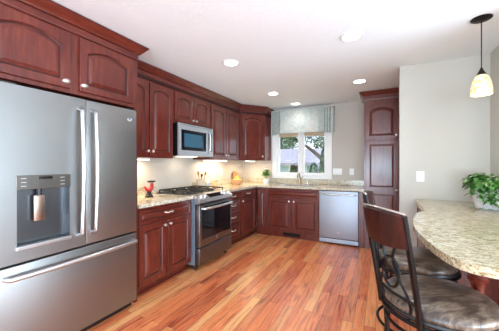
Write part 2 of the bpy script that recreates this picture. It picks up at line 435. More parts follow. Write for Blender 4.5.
# upper cabinets, left wall
DU = .33
ZB, ZT = 1.375, 2.29
cabinet('wall_cabinet', 'upper cherry cabinet between refrigerator and microwave with two tall doors', (0,1.737), H, .793, DU, ZB, ZT,
    [('door', .03, .392, ZB+.02, ZT-.055, ('knob', .365, ZB+.075)), ('door', .408, .77, ZB+.02, ZT-.055, ('knob', .435, ZB+.075))], toe=False, arch=.04)
cabinet('wall_cabinet', 'short upper cherry cabinet directly above the microwave', (0,2.532), H, .796, DU, 1.84, ZT,
    [('door', .02, .388, 1.86, ZT-.055, ('knob', .36, 1.905)), ('door', .402, .776, 1.86, ZT-.055, ('knob', .43, 1.905))], toe=False, arch=.035)
cabinet('wall_cabinet', 'upper cherry cabinet right of microwave with two tall doors', (0,3.330), H, .95, DU, ZB, ZT,
    [('door', .025, .445, ZB+.02, ZT-.055, ('knob', .415, ZB+.075)), ('door', .460, .885, ZB+.02, ZT-.055, ('knob', .49, ZB+.075))], toe=False, arch=.04)
# diagonal corner cabinet
cc = thing('wall_cabinet', 'corner upper cherry cabinet set diagonally beside the window', 'cabinet', (0,YB,0))
CW = .66; R0 = .33
poly = [(0,0),(0,-CW),(.33,-CW),(.33,-CW-.0),(CW,-R0),(CW,0)]
poly = [(0,0),(0,-.745),(.33,-.745),(.66,-.33),(.66,0)]
bm = NB(); prism(bm, poly, ZB, ZT, .0015); obj('body', bm, WOOD, cc)
dv = Vector((.33,.415)); ang = math.atan2(.415,.33); ln = dv.length
bm = NB(); raised_front(bm, .03, ln-.03, ZB+.02, ZT-.055, -.02, .04)
dr = obj('door', bm, WOOD, cc); dr.location = (.33,-.745,0); dr.rotation_euler = (0,0,ang)
knob(dr, ln-.065, -.02, ZB+.075)
# crown along the whole left wall and around the corner cabinet
cm = thing('crown_moulding', 'long cherry crown moulding along the tops of the left wall cabinets', 'moulding', (0,0,ZT))
bm = NB(); sweep(bm, [(.33,1.745), (.33,YB-.745), (.66,YB-.33), (.66,YB-.001)], crownp(.001, 1.03)); obj('moulding', bm, WOODH, cm)
bm = NB(); sweep(bm, [(.331,1.745), (.331,YB-.745), (.661,YB-.33), (.661,YB-.001)], [(0,-.034),(.010,-.034),(.013,-.026),(.007,-.018),(.007,.0),(0,.0)]); obj('bead', bm, WOODD, cm)

# pantry
pt = cabinet('pantry_cabinet', 'tall cherry pantry cabinet with short arched doors above long two-panel doors', (2.458,YB), 0, .94, .61, 0, 2.29,
    [('door', .02, .463, 1.675, 2.215, ('knob', .435, 1.73)), ('door', .477, .92, 1.675, 2.215, ('knob', .505, 1.73)),
     ('twopanel', .02, .463, .115, 1.655, ('knob', .435, .92), .90), ('twopanel', .477, .92, .115, 1.655, ('knob', .505, .92), .90)], cat='cabinet', toe=True, rec=.03)
bm = NB(); sweep(bm, [(0,-.001), (0,-.61), (.94,-.61)][::1], crownp(2.291, 1.03)); obj('crown_moulding', bm, WOODH, pt)

# ------------------------------------------------------------------ countertops
def roundtop(bm, poly, z0, z1): prism(bm, poly, z0, z1, .007)
CX = .648
t = thing('countertop', 'speckled granite countertop between refrigerator and range', 'countertop', (0,0,.877))
bm = NB(); prism(bm, [(0.001,1.737),(CX,1.737),(CX,2.541),(.001,2.541)], 0, .037, .004); obj('slab', bm, GRAN, t)
ob_box('backsplash', GRAN, t, .001, .021, 1.737, 2.541, .0375, .135, bev=.002)
t = thing('countertop', 'l-shaped granite countertop from the range around past the sink', 'countertop', (0,0,.877))
bm = NB()
SX0, SX1, SY0, SY1 = .97, 1.62, YB-.53, YB-.13
box(bm, .001, CX, 3.312, YB-.001, 0, .037)
box(bm, CX, SX0, YB-CX, YB-.001, 0, .037); box(bm, SX1, 2.455, YB-CX, YB-.001, 0, .037)
box(bm, SX0, SX1, YB-CX, SY0, 0, .037); box(bm, SX0, SX1, SY1, YB-.001, 0, .037)
obj('slab', bm, GRAN, t)
bm = NB(); box(bm, .001, .021, 3.312, YB-.022, .0375, .135, .002); box(bm, .001, 2.455, YB-.022, YB-.001, .0375, .134, .002); obj('backsplash', bm, GRAN, t)
bm = NB()
for a in ((SX0+.002,SX1-.002,SY0+.002,SY0+.006,.74,.905), (SX0+.002,SX1-.002,SY1-.006,SY1-.002,.74,.905), (SX0+.002,SX0+.006,SY0+.006,SY1-.006,.74,.905), (SX1-.006,SX1-.002,SY0+.006,SY1-.006,.74,.905), (SX0+.002,SX1-.002,SY0+.002,SY1-.002,.735,.74)): box(bm, *a)
tag(obj('sink', bm, STEEL), 'undermount steel kitchen sink set in the counter below the window', 'sink')
t = thing('faucet', 'bronze single-lever kitchen faucet standing behind the sink', 'faucet', (1.285,YB-.075,.9145))
ob_lathe('base', GOLD, t, [(0,0),(.027,0),(.027,.008),(.02,.014),(.018,.06),(.02,.11),(.016,.13),(0,.131)], seg=20)
ob_tube('spout', GOLD, t, [(0,0,.12),(0,-.01,.18),(0,-.05,.215),(0,-.10,.21),(0,-.14,.17),(0,-.15,.13)], [.013,.013,.012,.012,.012,.014], 12)
ob_tube('lever', GOLD, t, [(.015,0,.10),(.04,0,.12),(.075,-.005,.16)], [.008,.007,.005], 10)
ob_lathe('soap_dispenser', NICKEL, None, [(0,0),(.018,0),(.014,.01),(.011,.04),(.013,.06),(.006,.065),(.005,.085),(0,.086)], c=(0,0,0), seg=16).location = (1.45,YB-.08,.9145)
tag(bpy.data.objects['soap_dispenser'], 'small metal soap dispenser beside the faucet', 'dispenser')

# ------------------------------------------------------------------ peninsula
def smooth_poly(pts, keep, it=3):
    for _ in range(it):
        out = []; kk = set(); n = len(pts)
        for i, p in enumerate(pts):
            q = pts[(i+1) % n]
            if i in keep: kk.add(len(out)); out.append(p)
            else:
                o = pts[i-1]; out.append((p[0]*.75+o[0]*.25, p[1]*.75+o[1]*.25)); out.append((p[0]*.75+q[0]*.25, p[1]*.75+q[1]*.25))
        pts, keep = out, kk
    return pts
pp = [(3.03,3.448),(3.03,2.575),(2.985,2.553),(2.925,2.36),(2.893,2.14),(2.876,1.92),(2.890,1.68),(2.925,1.46),(2.965,1.33),(3.03,1.275),(3.15,1.265),(3.66,1.262),(3.66,3.448)]
pp = smooth_poly(pp, {0,1,11,12}, 3)
t = thing('countertop', 'peninsula granite bar top with a rounded overhanging end', 'countertop', (0,0,.879))
bm = NB(); prism(bm, pp, 0, .036, .008); obj('slab', bm, GRANB, t)
pc = thing('peninsula_cabinet', 'cherry cabinet base carrying the rounded bar top', 'cabinet', (3.07,3.447,0), -H)
bm = NB(); box(bm, 0, 1.02, 0, .58, .10, .877, .002); box(bm, 0, 1.02, .06, .58, .0005, .10)
box(bm, 1.021, 1.70, .42, .58, .0005, .877, .002); obj('body', bm, WOOD, pc)
for a, b in ((.02,.50), (.515,1.0)):
    bm = NB(); raised_front(bm, a, b, .115, .70, -.02); d = obj('door', bm, WOOD, pc); knob(d, a+.035 if a > .3 else b-.035, -.02, .66)
    bm = NB(); raised_front(bm, a, b, .72, .85, -.02, rail=.022); d = obj('drawer', bm, WOODH, pc); pull(d, (a+b)/2, -.02, .785)
for a, b in ((1.05,1.36), (1.38,1.68)):
    bm = NB(); raised_front(bm, a, b, .06, .84, .399); obj('side_panel', bm, WOOD, pc)
lg = ob_lathe('turned_post', WOOD, None, [(0,0),(.045,0),(.045,.03),(.034,.05),(.032,.10),(.040,.16),(.044,.30),(.036,.45),(.028,.60),(.025,.65),(.034,.685),(.046,.70),(.050,.708),(.042,.716),(.048,.728),(.056,.738),(.056,.750),(.048,.758),(.048,.876),(0,.876)], seg=32)
lg.location = (3.147,1.75,.001)
tag(lg, 'turned cherry post holding up the rounded bar end behind the stools', 'post')

# ------------------------------------------------------------------ refrigerator (local: x=+y world)
fr = thing('refrigerator', 'large grey steel french door refrigerator with bottom freezer and dispenser', 'refrigerator', (0,.70,0), H)
FW = .968; FS = .509
ob_box('body', BLK, fr, .004, FW-.004, -.63, -.02, .03, 1.775)
DF = -.70
bm = NB(); box(bm, FS+.002, FW, DF, -.64, .692, 1.79, .006, 3); rd = obj('door', bm, SLATE, fr, True)
# left door with dispenser opening
hx0, hx1, hz0, hz1 = .088, .392, .79, 1.142
bm = NB()
def quad(bm, *p): return bm.faces.new([bm.verts.new(q) for q in p])
xs = [0, hx0, hx1, FS-.002]; zs = [.692, hz0, hz1, 1.79]
grid = [[bm.verts.new((x, DF, z)) for z in zs] for x in xs]
for i in range(3):
    for j in range(3):
        if (i, j) != (1, 1): bm.faces.new((grid[i][j], grid[i+1][j], grid[i+1][j+1], grid[i][j+1]))
bx = [bm.verts.new((x, -.64, z)) for x, z in ((0,.692),(FS-.002,.692),(FS-.002,1.79),(0,1.79))]
bm.faces.new(bx)
bm.faces.new((*[grid[i][0] for i in range(4)], bx[1], bx[0])); bm.faces.new((*[grid[i][3] for i in range(3,-1,-1)], bx[3], bx[2]))
bm.faces.new((*[grid[0][j] for j in range(3,-1,-1)], bx[0], bx[3])); bm.faces.new((*[grid[3][j] for j in range(4)], bx[2], bx[1]))
ld = obj('door', bm, SLATE, fr)
RL = mat('dispenser_liner', srgb(112,116,120), .25, .85)
bm = NB(); q = -.645
quad(bm, (hx0,DF,hz0),(hx0,DF,hz1),(hx0+.02,q,hz1),(hx0+.02,q,hz0)); quad(bm, (hx1,DF,hz0),(hx1,DF,hz1),(hx1-.02,q,hz1),(hx1-.02,q,hz0))
quad(bm, (hx0+.02,q,hz0),(hx1-.02,q,hz0),(hx1-.02,q,hz1),(hx0+.02,q,hz1)); quad(bm, (hx0,DF,hz1),(hx1,DF,hz1),(hx1-.02,q,hz1),(hx0+.02,q,hz1))
quad(bm, (hx0,DF,hz0),(hx1,DF,hz0),(hx1-.02,q,hz0+.01),(hx0+.02,q,hz0+.01))
obj('dispenser_recess', bm, RL, ld)
bm = NB(); box(bm, hx0-.006, hx1+.006, DF-.006, DF+.003, hz1, 1.232, .003); dp = obj('dispenser_panel', bm, steel('panel_steel', srgb(120,116,112), .3), ld)
bm = NB()
for k in range(3):
    for s_ in (.118, .34):
        bm = NB(); box(bm, s_-.012, s_+.016, DF-.0068, DF-.0058, 1.163+k*.024, 1.1655+k*.024); obj('touch_marking', bm, PLATE, dp)
bm = NB(); box(bm, .20, .28, DF-.0068, DF-.0058, 1.205, 1.222, .001); obj('display', bm, BLKG, dp)
bm = NB(); box(bm, .184, .246, DF+.014, DF+.03, .93, 1.10, .006, 3); obj('dispenser_paddle', bm, mat('copper_tinted_steel', srgb(186,164,150), .3, 1), ld, True)
bm = NB(); cyl(bm, (.215,DF+.02,1.10), (.215,DF+.02,1.141), .014); obj('spout', bm, BLK, ld, True)
bm = NB(); box(bm, hx0-.008, hx1+.008, DF-.016, DF+.05, hz0-.022, hz0+.003, .005); obj('drip_tray', bm, STEEL, ld)
bm = NB(); box(bm, 0, FW, DF, -.64, .065, .678, .006, 3); fz = obj('freezer_drawer', bm, SLATE, fr, True)
ob_box('kick_grille', BLK, fr, .02, FW-.02, -.655, -.60, .012, .06)
def bowed(parent, pts, wx, wz, name='handle'):
    bm = NB(); tube(bm, pts, wx, 14, flat=wz); return obj(name, bm, STEEL, parent, True)
def vhandle(parent, x, za, zb, y, bow=.022):
    pts = [(x, y+.002, za), (x, y-.03, za+.012)] + [(x, y-.045-bow*math.sin(PI*k/12), za+.02+(zb-za-.04)*k/12) for k in range(13)] + [(x, y-.03, zb-.012), (x, y+.002, zb)]
    return bowed(parent, pts, .016, .8)
vhandle(ld, FS-.052, .775, 1.715, DF); vhandle(rd, FS+.050, .775, 1.715, DF)
pts = [(.03, DF+.002, .615), (.035, DF-.03, .615)] + [(.045+(FW-.09)*k/14, DF-.045-.02*math.sin(PI*k/14), .615) for k in range(15)] + [(FW-.035, DF-.03, .615), (FW-.03, DF+.002, .615)]
bowed(fz, pts, .016, 1.0)
def emblem(parent, x, y, z, r, face=H):
    bm = NB(); M = Matrix.Translation((x, y, z)) @ Matrix.Rotation(PI/2, 4, 'X')
    lathe(bm, [(0,0),(r,0),(r,.002),(r*.9,.003),(r*.82,.002),(0,.002)], seg=24, M=M)
    e = obj('emblem', bm, STEEL, parent, True)
    me = text_mesh('GE', r*1.05); me.materials.append(BLK)
    o = bpy.data.objects.new('monogram', me); C.objects.link(o); o.parent = e
    o.location = (x, y-.0026, z); o.rotation_euler = (PI/2, 0, 0)
emblem(rd, FW-.075, DF, 1.70, .019)
for s_ in (.10, FW-.10):
    bm = NB(); cyl(bm, (s_,-.60,.0005), (s_,-.60,.035), .02); obj('foot', bm, BLK, fr)
for x_ in (.05, FW-.05):
    bm = NB(); box(bm, x_-.04, x_+.04, -.69, -.58, 1.7905, 1.803, .003); obj('hinge_cover', bm, BLK, fr)

# ------------------------------------------------------------------ microwave
mw = thing('microwave', 'steel over-the-range microwave with dark window mounted under short cabinet', 'microwave', (0,2.558,1.41), H)
ob_box('body', BLK, mw, 0, .756, -.375, -.003, 0, .425, bev=.003)
bm = NB()
box(bm, 0, .756, -.40, -.376, .345, .425, .003); box(bm, 0, .756, -.40, -.376, 0, .075, .003); box(bm, 0, .05, -.40, -.376, .075, .345, .002); box(bm, .59, .64, -.40, -.376, .075, .345, .002); box(bm, .735, .756, -.40, -.376, .075, .345, .002)
md = obj('door', bm, mat('microwave_steel', srgb(186,192,196), .4, .6), mw)
ob_box('window', BLKG, md, .05, .59, -.394, -.377, .075, .345)
ob_box('window_inner', mat('window_teal', srgb(50,92,112), .15), md, .11, .50, -.3955, -.394, .12, .30)  # even teal base colour over the middle of the dark window
cpn = ob_box('control_panel', BLKG, mw, .64, .735, -.397, -.377, .075, .345)
bm = NB()
for i in range(3):
    for j in range(5): box(bm, .655+i*.024, .670+i*.024, -.3978, -.3968, .10+j*.03, .112+j*.03)
obj('keys', bm, mat('grey_print', srgb(120,124,128), .5), cpn)
vhandle(md, .615, .06, .37, -.40, .01).scale = (1,1,1)
bm = NB(); 
for k in range(24): box(bm, .03+k*.0295, .05+k*.0295, -.4012, -.3995, .405, .411)
obj('vent', bm, BLK, mw)
bm = NB(); box(bm, .25, .50, -.30, -.12, -.004, -.0004); obj('task_light', bm, UCL, mw)

# ------------------------------------------------------------------ range
rg = thing('range', 'slide-in gas range in grey steel with black oven window', 'range', (0,2.545,0), H)
RW = .765
bm = NB(); box(bm, .002, RW-.002, -.66, -.02, .06, .905, .002); obj('body', bm, SIDE, rg)
bm = NB(); box(bm, .004, RW-.004, -.735, -.661, .285, .80, .006, 3); od = obj('oven_door', bm, SLATED, rg, True)
ob_box('oven_window', BLKG, od, .045, RW-.045, -.7375, -.73, .37, .772, bev=.001)
bm = NB(); pts = [(.05,-.733,.755), (.055,-.765,.755)] + [(.065+(RW-.13)*k/12, -.78-.018*math.sin(PI*k/12), .755) for k in range(13)] + [(RW-.055,-.765,.755), (RW-.05,-.733,.755)]
bowed(od, pts, .015, 1.0)
bm = NB(); box(bm, .004, RW-.004, -.735, -.661, .075, .27, .006, 3); obj('drawer', bm, SLATED, rg, True)
emblem(od, RW/2, -.735, .335, .017)
# control console, sloping front
bm = NB()
sec = [(-.66,.812),(-.725,.812),(-.748,.83),(-.742,.868),(-.66,.918),(-.60,.922),(-.60,.905),(-.66,.905)]
a = [bm.verts.new((0.0,y,z)) for y, z in sec]; b = [bm.verts.new((RW,y,z)) for y, z in sec]
bm.faces.new(a); bm.faces.new(b[::-1])
for k in range(len(sec)): bm.faces.new((a[k], a[(k+1) % 8], b[(k+1) % 8], b[k]))
cons = obj('control_console', bm, STEEL, rg)
sl = math.atan2(.05,.082)
bm = NB(); box(bm, -.16, .16, -.034, .034, 0, .003, .001); dsp = obj('display', bm, BLKG, cons); dsp.location = (RW/2,-.703,.8925); dsp.rotation_euler = (sl,0,0)
for x in (.07,.15,RW-.23,RW-.15,RW-.07):
    M = Matrix.Translation((x,-.703,.8925)) @ Matrix.Rotation(sl,4,'X')
    ob_lathe('knob', STEEL, cons, [(0,-.002),(.022,-.002),(.022,.006),(.018,.010),(.016,.026),(.013,.029),(0,.029)], seg=20, M=M)
bm = NB(); box(bm, .0, RW, -.60, -.03, .906, .921, .003); ck = obj('cooktop', bm, mat('cooktop_enamel', srgb(30,31,34), .22), rg)
bm = NB(); box(bm, .0, RW, -.055, -.022, .9215, .935, .003); obj('rear_trim', bm, STEEL, rg)
for x, y, r in ((.15,-.45,.045),(.15,-.19,.035),(RW/2,-.32,.05),(RW-.15,-.45,.05),(RW-.15,-.19,.035)):
    ob_lathe('burner', IRON, ck, [(0,0),(r,0),(r,.008),(r*.75,.012),(r*.72,.02),(r*.6,.022),(0,.022)], c=(x,y,.9212), seg=22)
for x0, x1 in ((.015,.255),(.263,RW-.263),(RW-.255,RW-.015)):
    bm = NB(); zt = .958
    for y in (-.585,-.07): tube(bm, [(x0,y,zt),(x1,y,zt)], .0085, 6)
    for x in (x0, x1): tube(bm, [(x,-.585,zt),(x,-.07,zt)], .0085, 6)
    xm = (x0+x1)/2
    tube(bm, [(xm,-.585,zt),(xm,-.50,zt+.004)], .007, 6); tube(bm, [(xm,-.40,zt+.004),(xm,-.24,zt+.004)], .007, 6); tube(bm, [(xm,-.15,zt+.004),(xm,-.07,zt)], .007, 6)
    for y in (-.455,-.32,-.195):
        tube(bm, [(x0,y,zt),(x0+.075,y,zt+.004)], .007, 6); tube(bm, [(x1,y,zt),(x1-.075,y,zt+.004)], .007, 6)
    for x in (x0,x1):
        for y in (-.585,-.32,-.07): cyl(bm, (x,y,.9215), (x,y,zt), .008, seg=8)
    obj('grate', bm, IRON, rg, True)
for x in (.03,RW-.03):
    for y in (-.64,-.06):
        bm = NB(); cyl(bm, (x,y,.0005), (x,y,.06), .018, seg=12); obj('foot', bm, BLK, rg)

# ------------------------------------------------------------------ dishwasher
dw = thing('dishwasher', 'pale steel dishwasher at the end of the sink run', 'dishwasher', (1.778,YB,0))
ob_box('body', BLK, dw, .002, .602, -.60, -.03, .012, .872)
bm = NB(); box(bm, .002, .602, -.655, -.601, .105, .865, .006, 3); dd = obj('door', bm, STEELW, dw, True)
bm = NB(); box(bm, .004, .600, -.64, -.602, .028, .092, .002); obj('toe_panel', bm, STEELW, dw)
pts = [(.035,-.653,.815),(.04,-.675,.815)]+[(.05+.504*k/12, -.69-.01*math.sin(PI*k/12), .815) for k in range(13)]+[(.564,-.675,.815),(.569,-.653,.815)]
bowed(dd, pts, .012, .9)
emblem(dd, .302, -.655, .20, .015)

# ------------------------------------------------------------------ under-cabinet lights, downlights
def ucl(y0, y1, x0=.10, x1=.18, rot=0, lab=''):
    t = thing('cabinet_light', lab, 'light', (0,0,ZB-.022))
    ob_box('housing', PLATE, t, x0, x1, y0, y1, .004, .021, bev=.002)
    ob_box('lens', UCL, t, x0+.008, x1-.008, y0+.008, y1-.008, 0, .0038)
    return lamp('cabinet_light_glow', 'AREA', ((x0+x1)/2, (y0+y1)/2, ZB-.026), (0,0,0), 3.2, (1,.76,.47), shape='RECTANGLE', size=x1-x0, size_y=y1-y0)
ucl(1.80, 2.30, lab='under-cabinet light bar left of the microwave')
ucl(3.45, 4.10, lab='under-cabinet light bar right of the microwave')
ucl(4.42, 4.75, .36, .44, lab='short light bar under the corner cabinet')
DL = [(2.465,2.437,'nearest the camera, above the middle of the floor'), (1.216,2.483,'in front of the microwave'), (2.435,3.813,'in front of the pantry'), (1.164,3.866,'in front of the corner cabinet'), (1.285,4.70,'just before the window valance')]
for x, y, s in DL:
    t = thing('ceiling_light', 'round white recessed ceiling light '+s, 'light', (x,y,CEIL), 0, 'recessed ceiling lights')
    ob_lathe('trim_ring', WHITE, t, [(.072,-.0006),(.095,-.0006),(.094,-.006),(.080,-.009),(.072,-.004),(.072,-.0006)], seg=32)
    ob_lathe('lens', LENS, t, [(0,-.0008),(.071,-.0008),(.071,-.003),(0,-.004)], seg=32)
    lamp('ceiling_light_glow', 'SPOT', (x,y,CEIL-.012), (0,0,0), 7 if y > 4.5 else 11, (1,.98,.97), spot_size=math.radians(140), spot_blend=.8, shadow_soft_size=.07)

# ------------------------------------------------------------------ pendant
px, py = 3.383, 2.59
t = thing('pendant_lamp', 'small pendant lamp with amber mosaic glass shade over the bar', 'lamp', (px,py,CEIL))
ob_lathe('canopy', BRONZE, t, [(0,-.0006),(.067,-.0006),(.067,-.006),(.05,-.016),(.02,-.022),(0,-.024)], seg=32)
bm = NB(); cyl(bm, (0,0,-.022), (0,0,-.385), .0035, seg=10); obj('rod', bm, BRONZE, t, True)
ob_lathe('socket_cap', BRONZE, t, [(0,-.375),(.007,-.378),(.012,-.395),(.030,-.43),(.034,-.436),(0,-.436)], seg=24)
bm = NB(); pr = [(.028,-.432),(.040,-.447),(.052,-.475),(.061,-.51),(.066,-.55),(.067,-.585)]
lathe(bm, pr+[(r-.004, z) for r, z in pr[::-1]]+[pr[0]], seg=36); obj('lamp_shade', bm, SHADE, t, True)
ob_lathe('bulb', BULB, t, [(0,-.44),(.012,-.445),(.014,-.47),(.026,-.51),(.028,-.535),(.018,-.558),(0,-.565)], seg=20)
lamp('pendant_glow', 'POINT', (px,py,CEIL-.57), (0,0,0), 2.5, (1,.78,.5), shadow_soft_size=.03)

# ------------------------------------------------------------------ valance
t = thing('window_valance', 'pale sage fabric valance with pleated ends above the window', 'valance', (0,YB,0))
bm = NB(); z0, z1 = 1.905, 2.35
xs = []; prof = []
x = .705
def P(x, y): prof.append((x, y))
P(.705,-.004); P(.705,-.10)
for k in range(4):
    b_ = .715+k*.045; P(b_,-.118); P(b_+.020,-.124); P(b_+.026,-.075); P(b_+.036,-.072)
P(.90,-.115)
for k in range(9): P(.91+k*.0925,-.115)
for k in range(4):
    b_ = 1.72+k*.047; P(b_,-.072); P(b_+.010,-.075); P(b_+.016,-.124); P(b_+.038,-.118)
P(1.925,-.10); P(1.925,-.004)
def hz(x): return z0+.012*math.sin(x*23)*(1 if x < .9 or x > 1.7 else .2)+(0 if .9 < x < 1.7 else -.012)
a = [bm.verts.new((x,y*1.08,hz(x))) for x, y in prof]; b = [bm.verts.new((x,y,z1)) for x, y in prof]
for k in range(len(prof)-1): bm.faces.new((a[k], a[k+1], b[k+1], b[k]))
bm.faces.new(b[::-1])
vo = obj('fabric', bm, FABRIC, t)
bm = NB(); box(bm, .70, 1.93, -.128, -.001, 2.351, 2.365, .003); obj('mounting_board', bm, FABRIC, t)

# ------------------------------------------------------------------ wall plates
def plate(label, loc, rz, w_, kinds, name='wall_outlet', cat='outlet'):
    t = thing(name, label, cat, loc, rz)
    ob_box('cover_plate', PLATE, t, -w_/2, w_/2, -.007, -.0006, -.058, .058, bev=.002)
    n = len(kinds)
    for i, k in enumerate(kinds):
        cx = (i-(n-1)/2)*.046
        if k == 's':
            bm = NB(); box(bm, cx-.016, cx+.016, -.011, -.0065, -.032, .032, .002); obj('rocker', bm, PLATE, t)
        else:
            for zz in (-.02,.02):
                bm = NB(); box(bm, cx-.015, cx+.015, -.0095, -.0065, zz-.014, zz+.014, .002); s_ = obj('socket', bm, PLATE, t)
                bm = NB(); box(bm, cx-.007, cx-.005, -.0099, -.0094, zz-.004, zz+.006); box(bm, cx+.005, cx+.007, -.0099, -.0094, zz-.004, zz+.006); obj('slots', bm, BLK, s_)
plate('wide white switch plate on back wall just right of the window', (1.975,YB,1.165), 0, .16, 'sss', 'light_switch', 'switch')
plate('white outlet on back wall nearer the pantry', (2.222,YB,1.165), 0, .075, 'o')
plate('white light switch on the wall between pantry and bar', (3.085,3.45,1.165), 0, .075, 's', 'light_switch', 'switch')
plate('white outlet on left wall beside the refrigerator', (0,2.06,1.165), H, .075, 'o')
plate('white outlet on left wall behind the fruit bowl', (0,4.15,1.15), H, .075, 'o')

# ------------------------------------------------------------------ things on the counters
CZ = .9145
def at_cup(): pass
# red and black ornament next to the fridge
t = thing('bird_figurine', 'small red and black bird figurine on the counter next to refrigerator', 'figurine', (.25,2.22,CZ), .9); t.scale = (1.1,1.1,1.1)
ob_lathe('base', BLK, t, [(0,0),(.042,0),(.045,.01),(.03,.028),(.022,.05),(.026,.06),(0,.062)], seg=20)
bm = NB(); tube(bm, [(-.05,0,.115),(-.035,0,.09),(-.015,0,.074),(.008,0,.078),(.025,0,.10),(.028,0,.125),(.025,0,.15)], [.006,.014,.024,.027,.024,.018,.015], 14); obj('body', bm, mat('red_glaze', srgb(176,34,44), .3), t, True)
ob_lathe('crest', BLK, t, [(0,0),(.03,.0),(.044,.008),(.042,.018),(0,.024)], c=(.022,0,.155), seg=18)
bm = NB(); tube(bm, [(.040,0,.135),(.056,0,.128)], [.008,.002], 8); obj('beak', bm, mat('orange_glaze', srgb(220,150,60), .3), t, True)
# leaf sprig
def leaf(bm, p, d, L, wd, droop=.3, up=Vector((0,0,1))):
    d = d.normalized(); s = d.cross(up)
    if s.length < .1: s = Vector((1,0,0))
    s.normalize(); n = s.cross(d); rows = []
    for k in range(6):
        t_ = k/5; c = p + d*L*t_ - Vector((0,0,1))*droop*L*t_*t_
        hw = wd*math.sin(PI*min(.97, t_*.9+.08))**.8
        if k == 5: hw = .001
        rows.append([bm.verts.new(c - s*hw + n*hw*.25), bm.verts.new(c), bm.verts.new(c + s*hw + n*hw*.25)])
    for a, b in zip(rows, rows[1:]):
        for j in range(2): bm.faces.new((a[j], a[j+1], b[j+1], b[j]))
def leafmat(name, a, b, c, sc_=30):
    m = mat(name, rough=.4); f = noise(m, coords(m), sc_, 3)
    Lk(m, ramp(m, f, [(.3, a), (.5, b), (.68, c)]), B(m).inputs['Base Color'])
    B(m).inputs['Subsurface Weight'].default_value = .0
    return m
LEAFA = leafmat('leaf_green', srgb(26,74,24), srgb(70,130,50), srgb(186,206,150), 24)
LEAFB = leafmat('leaf_herb', srgb(22,84,26), srgb(56,132,48), srgb(120,176,90))
# utensil crock by the range
t = thing('utensil_crock', 'cream crock of wooden utensils on the counter behind the range', 'crock', (.115,3.385,CZ)); t.scale = (1.2,1.2,1.0)
CREAM = mat('cream_ceramic', srgb(214,196,172), .3); WOODL = mat('pale_wood', srgb(160,112,72), .5)
ob_lathe('pot', CREAM, t, [(0,0),(.05,0),(.058,.01),(.062,.07),(.057,.135),(.062,.15),(.056,.15),(.05,.134),(.053,.02),(0,.012)], seg=28)
for dx, dy, dz, m_ in ((.05,.03,.27,WOODL),(-.03,.05,.25,CREAM),(.0,-.05,.28,WOODL),(.04,-.03,.24,BLK)):
    bm = NB(); tube(bm, [(dx*.3,dy*.3,.02),(dx*.9,dy*.9,dz*.75)], .005, 8); tube(bm, [(dx*.9,dy*.9,dz*.72),(dx*1.0,dy*1.0,dz*.82),(dx*1.1,dy*1.1,dz*.92),(dx*1.15,dy*1.15,dz)], [.006,.02,.022,.006], 10, flat=.4); obj('utensil', bm, m_, t, True)
t = thing('storage_jar', 'small pale blue glass jar beside the utensil crock', 'jar', (.12,3.56,CZ))
ob_lathe('jar', mat('blue_glass', srgb(170,190,200), .1), t, [(0,0),(.038,0),(.042,.01),(.042,.07),(.034,.085),(0,.085)], seg=24)
ob_lathe('lid', NICKEL, t, [(0,.0855),(.035,.0855),(.035,.10),(0,.103)], seg=24)
t = thing('storage_jar', 'small tan jar with lid between blue jar and fruit bowl', 'jar', (.12,3.81,CZ))
ob_lathe('jar', mat('tan_glaze', srgb(206,176,140), .4), t, [(0,0),(.04,0),(.045,.02),(.04,.07),(.03,.08),(0,.08)], seg=24)
ob_lathe('lid', WOODL, t, [(0,.0805),(.033,.0805),(.03,.095),(.008,.10),(0,.11)], seg=24)
# fruit bowl and board
bxc, byc = .30, 4.24
tag(ob_lathe('fruit_bowl', mat('terracotta_bowl', srgb(214,160,118), .35), None, [(0,0),(.05,0),(.055,.008),(.095,.045),(.112,.105),(.105,.105),(.085,.05),(.04,.018),(0,.016)], seg=36), 'tan round bowl holding yellow fruit on the left counter', 'bowl')
bpy.data.objects['fruit_bowl'].location = (bxc,byc,CZ)
LEM = mat('lemon_skin', srgb(236,206,92), .45); bump(LEM, noise(LEM, coords(LEM), 180, 2), .2, .002)
first = None
for k, (dx, dy, dz, lab) in enumerate(((.034,.034,.092,'yellow lemon in the bowl, at the back right'), (-.034,.034,.092,'yellow lemon in the bowl, against the wall side'), (.034,-.034,.092,'yellow lemon in the bowl, front left towards the range'), (-.034,-.034,.092,'yellow lemon in the bowl, rear left'), (.0,.0,.142,'yellow lemon on top of the others in the bowl'))):
    if first is None:
        bm = NB(); lathe(bm, [(0,-.045),(.008,-.041),(.02,-.032),(.031,-.012),(.032,.008),(.024,.028),(.008,.040),(0,.046)], seg=20, M=Matrix.Rotation(1.3,4,'X')); o = obj('lemon', bm, LEM, None, True); first = o
    else: o = first.copy(); C.objects.link(o)
    o.location = (bxc+dx, byc+dy, CZ+dz); o.rotation_euler = (0,0,k*1.3); o.scale = (.85,.85,.85); tag(o, lab, 'fruit', 'lemons in the bowl')
t = thing('cutting_board', 'rounded wooden cutting board leaning on the wall behind the fruit bowl', 'board', (.085,4.62,CZ+.004), H)
bm = NB(); n = 20; pr = [(.11*math.cos(PI*k/n), .155+.085*math.sin(PI*k/n)) for k in range(n+1)]+[(-.11,.0),(.11,.0)]
a = [bm.verts.new((x,0,z)) for x, z in pr]; b = [bm.verts.new((x,.018,z)) for x, z in pr]
bm.faces.new(a); bm.faces.new(b[::-1])
for k in range(len(pr)): bm.faces.new((a[k], a[(k+1) % len(pr)], b[(k+1) % len(pr)], b[k]))
bd = obj('board', bm, mat('board_wood', srgb(176,124,78), .5), t); bd.rotation_euler = (-.22,0,0)
bm = NB(); tube(bm, [(x*1.0,.009,z) for x, z in pr[:n+1]], .007, 8); rim = obj('rim', bm, mat('dark_rim', srgb(84,52,34), .5), bd, True)
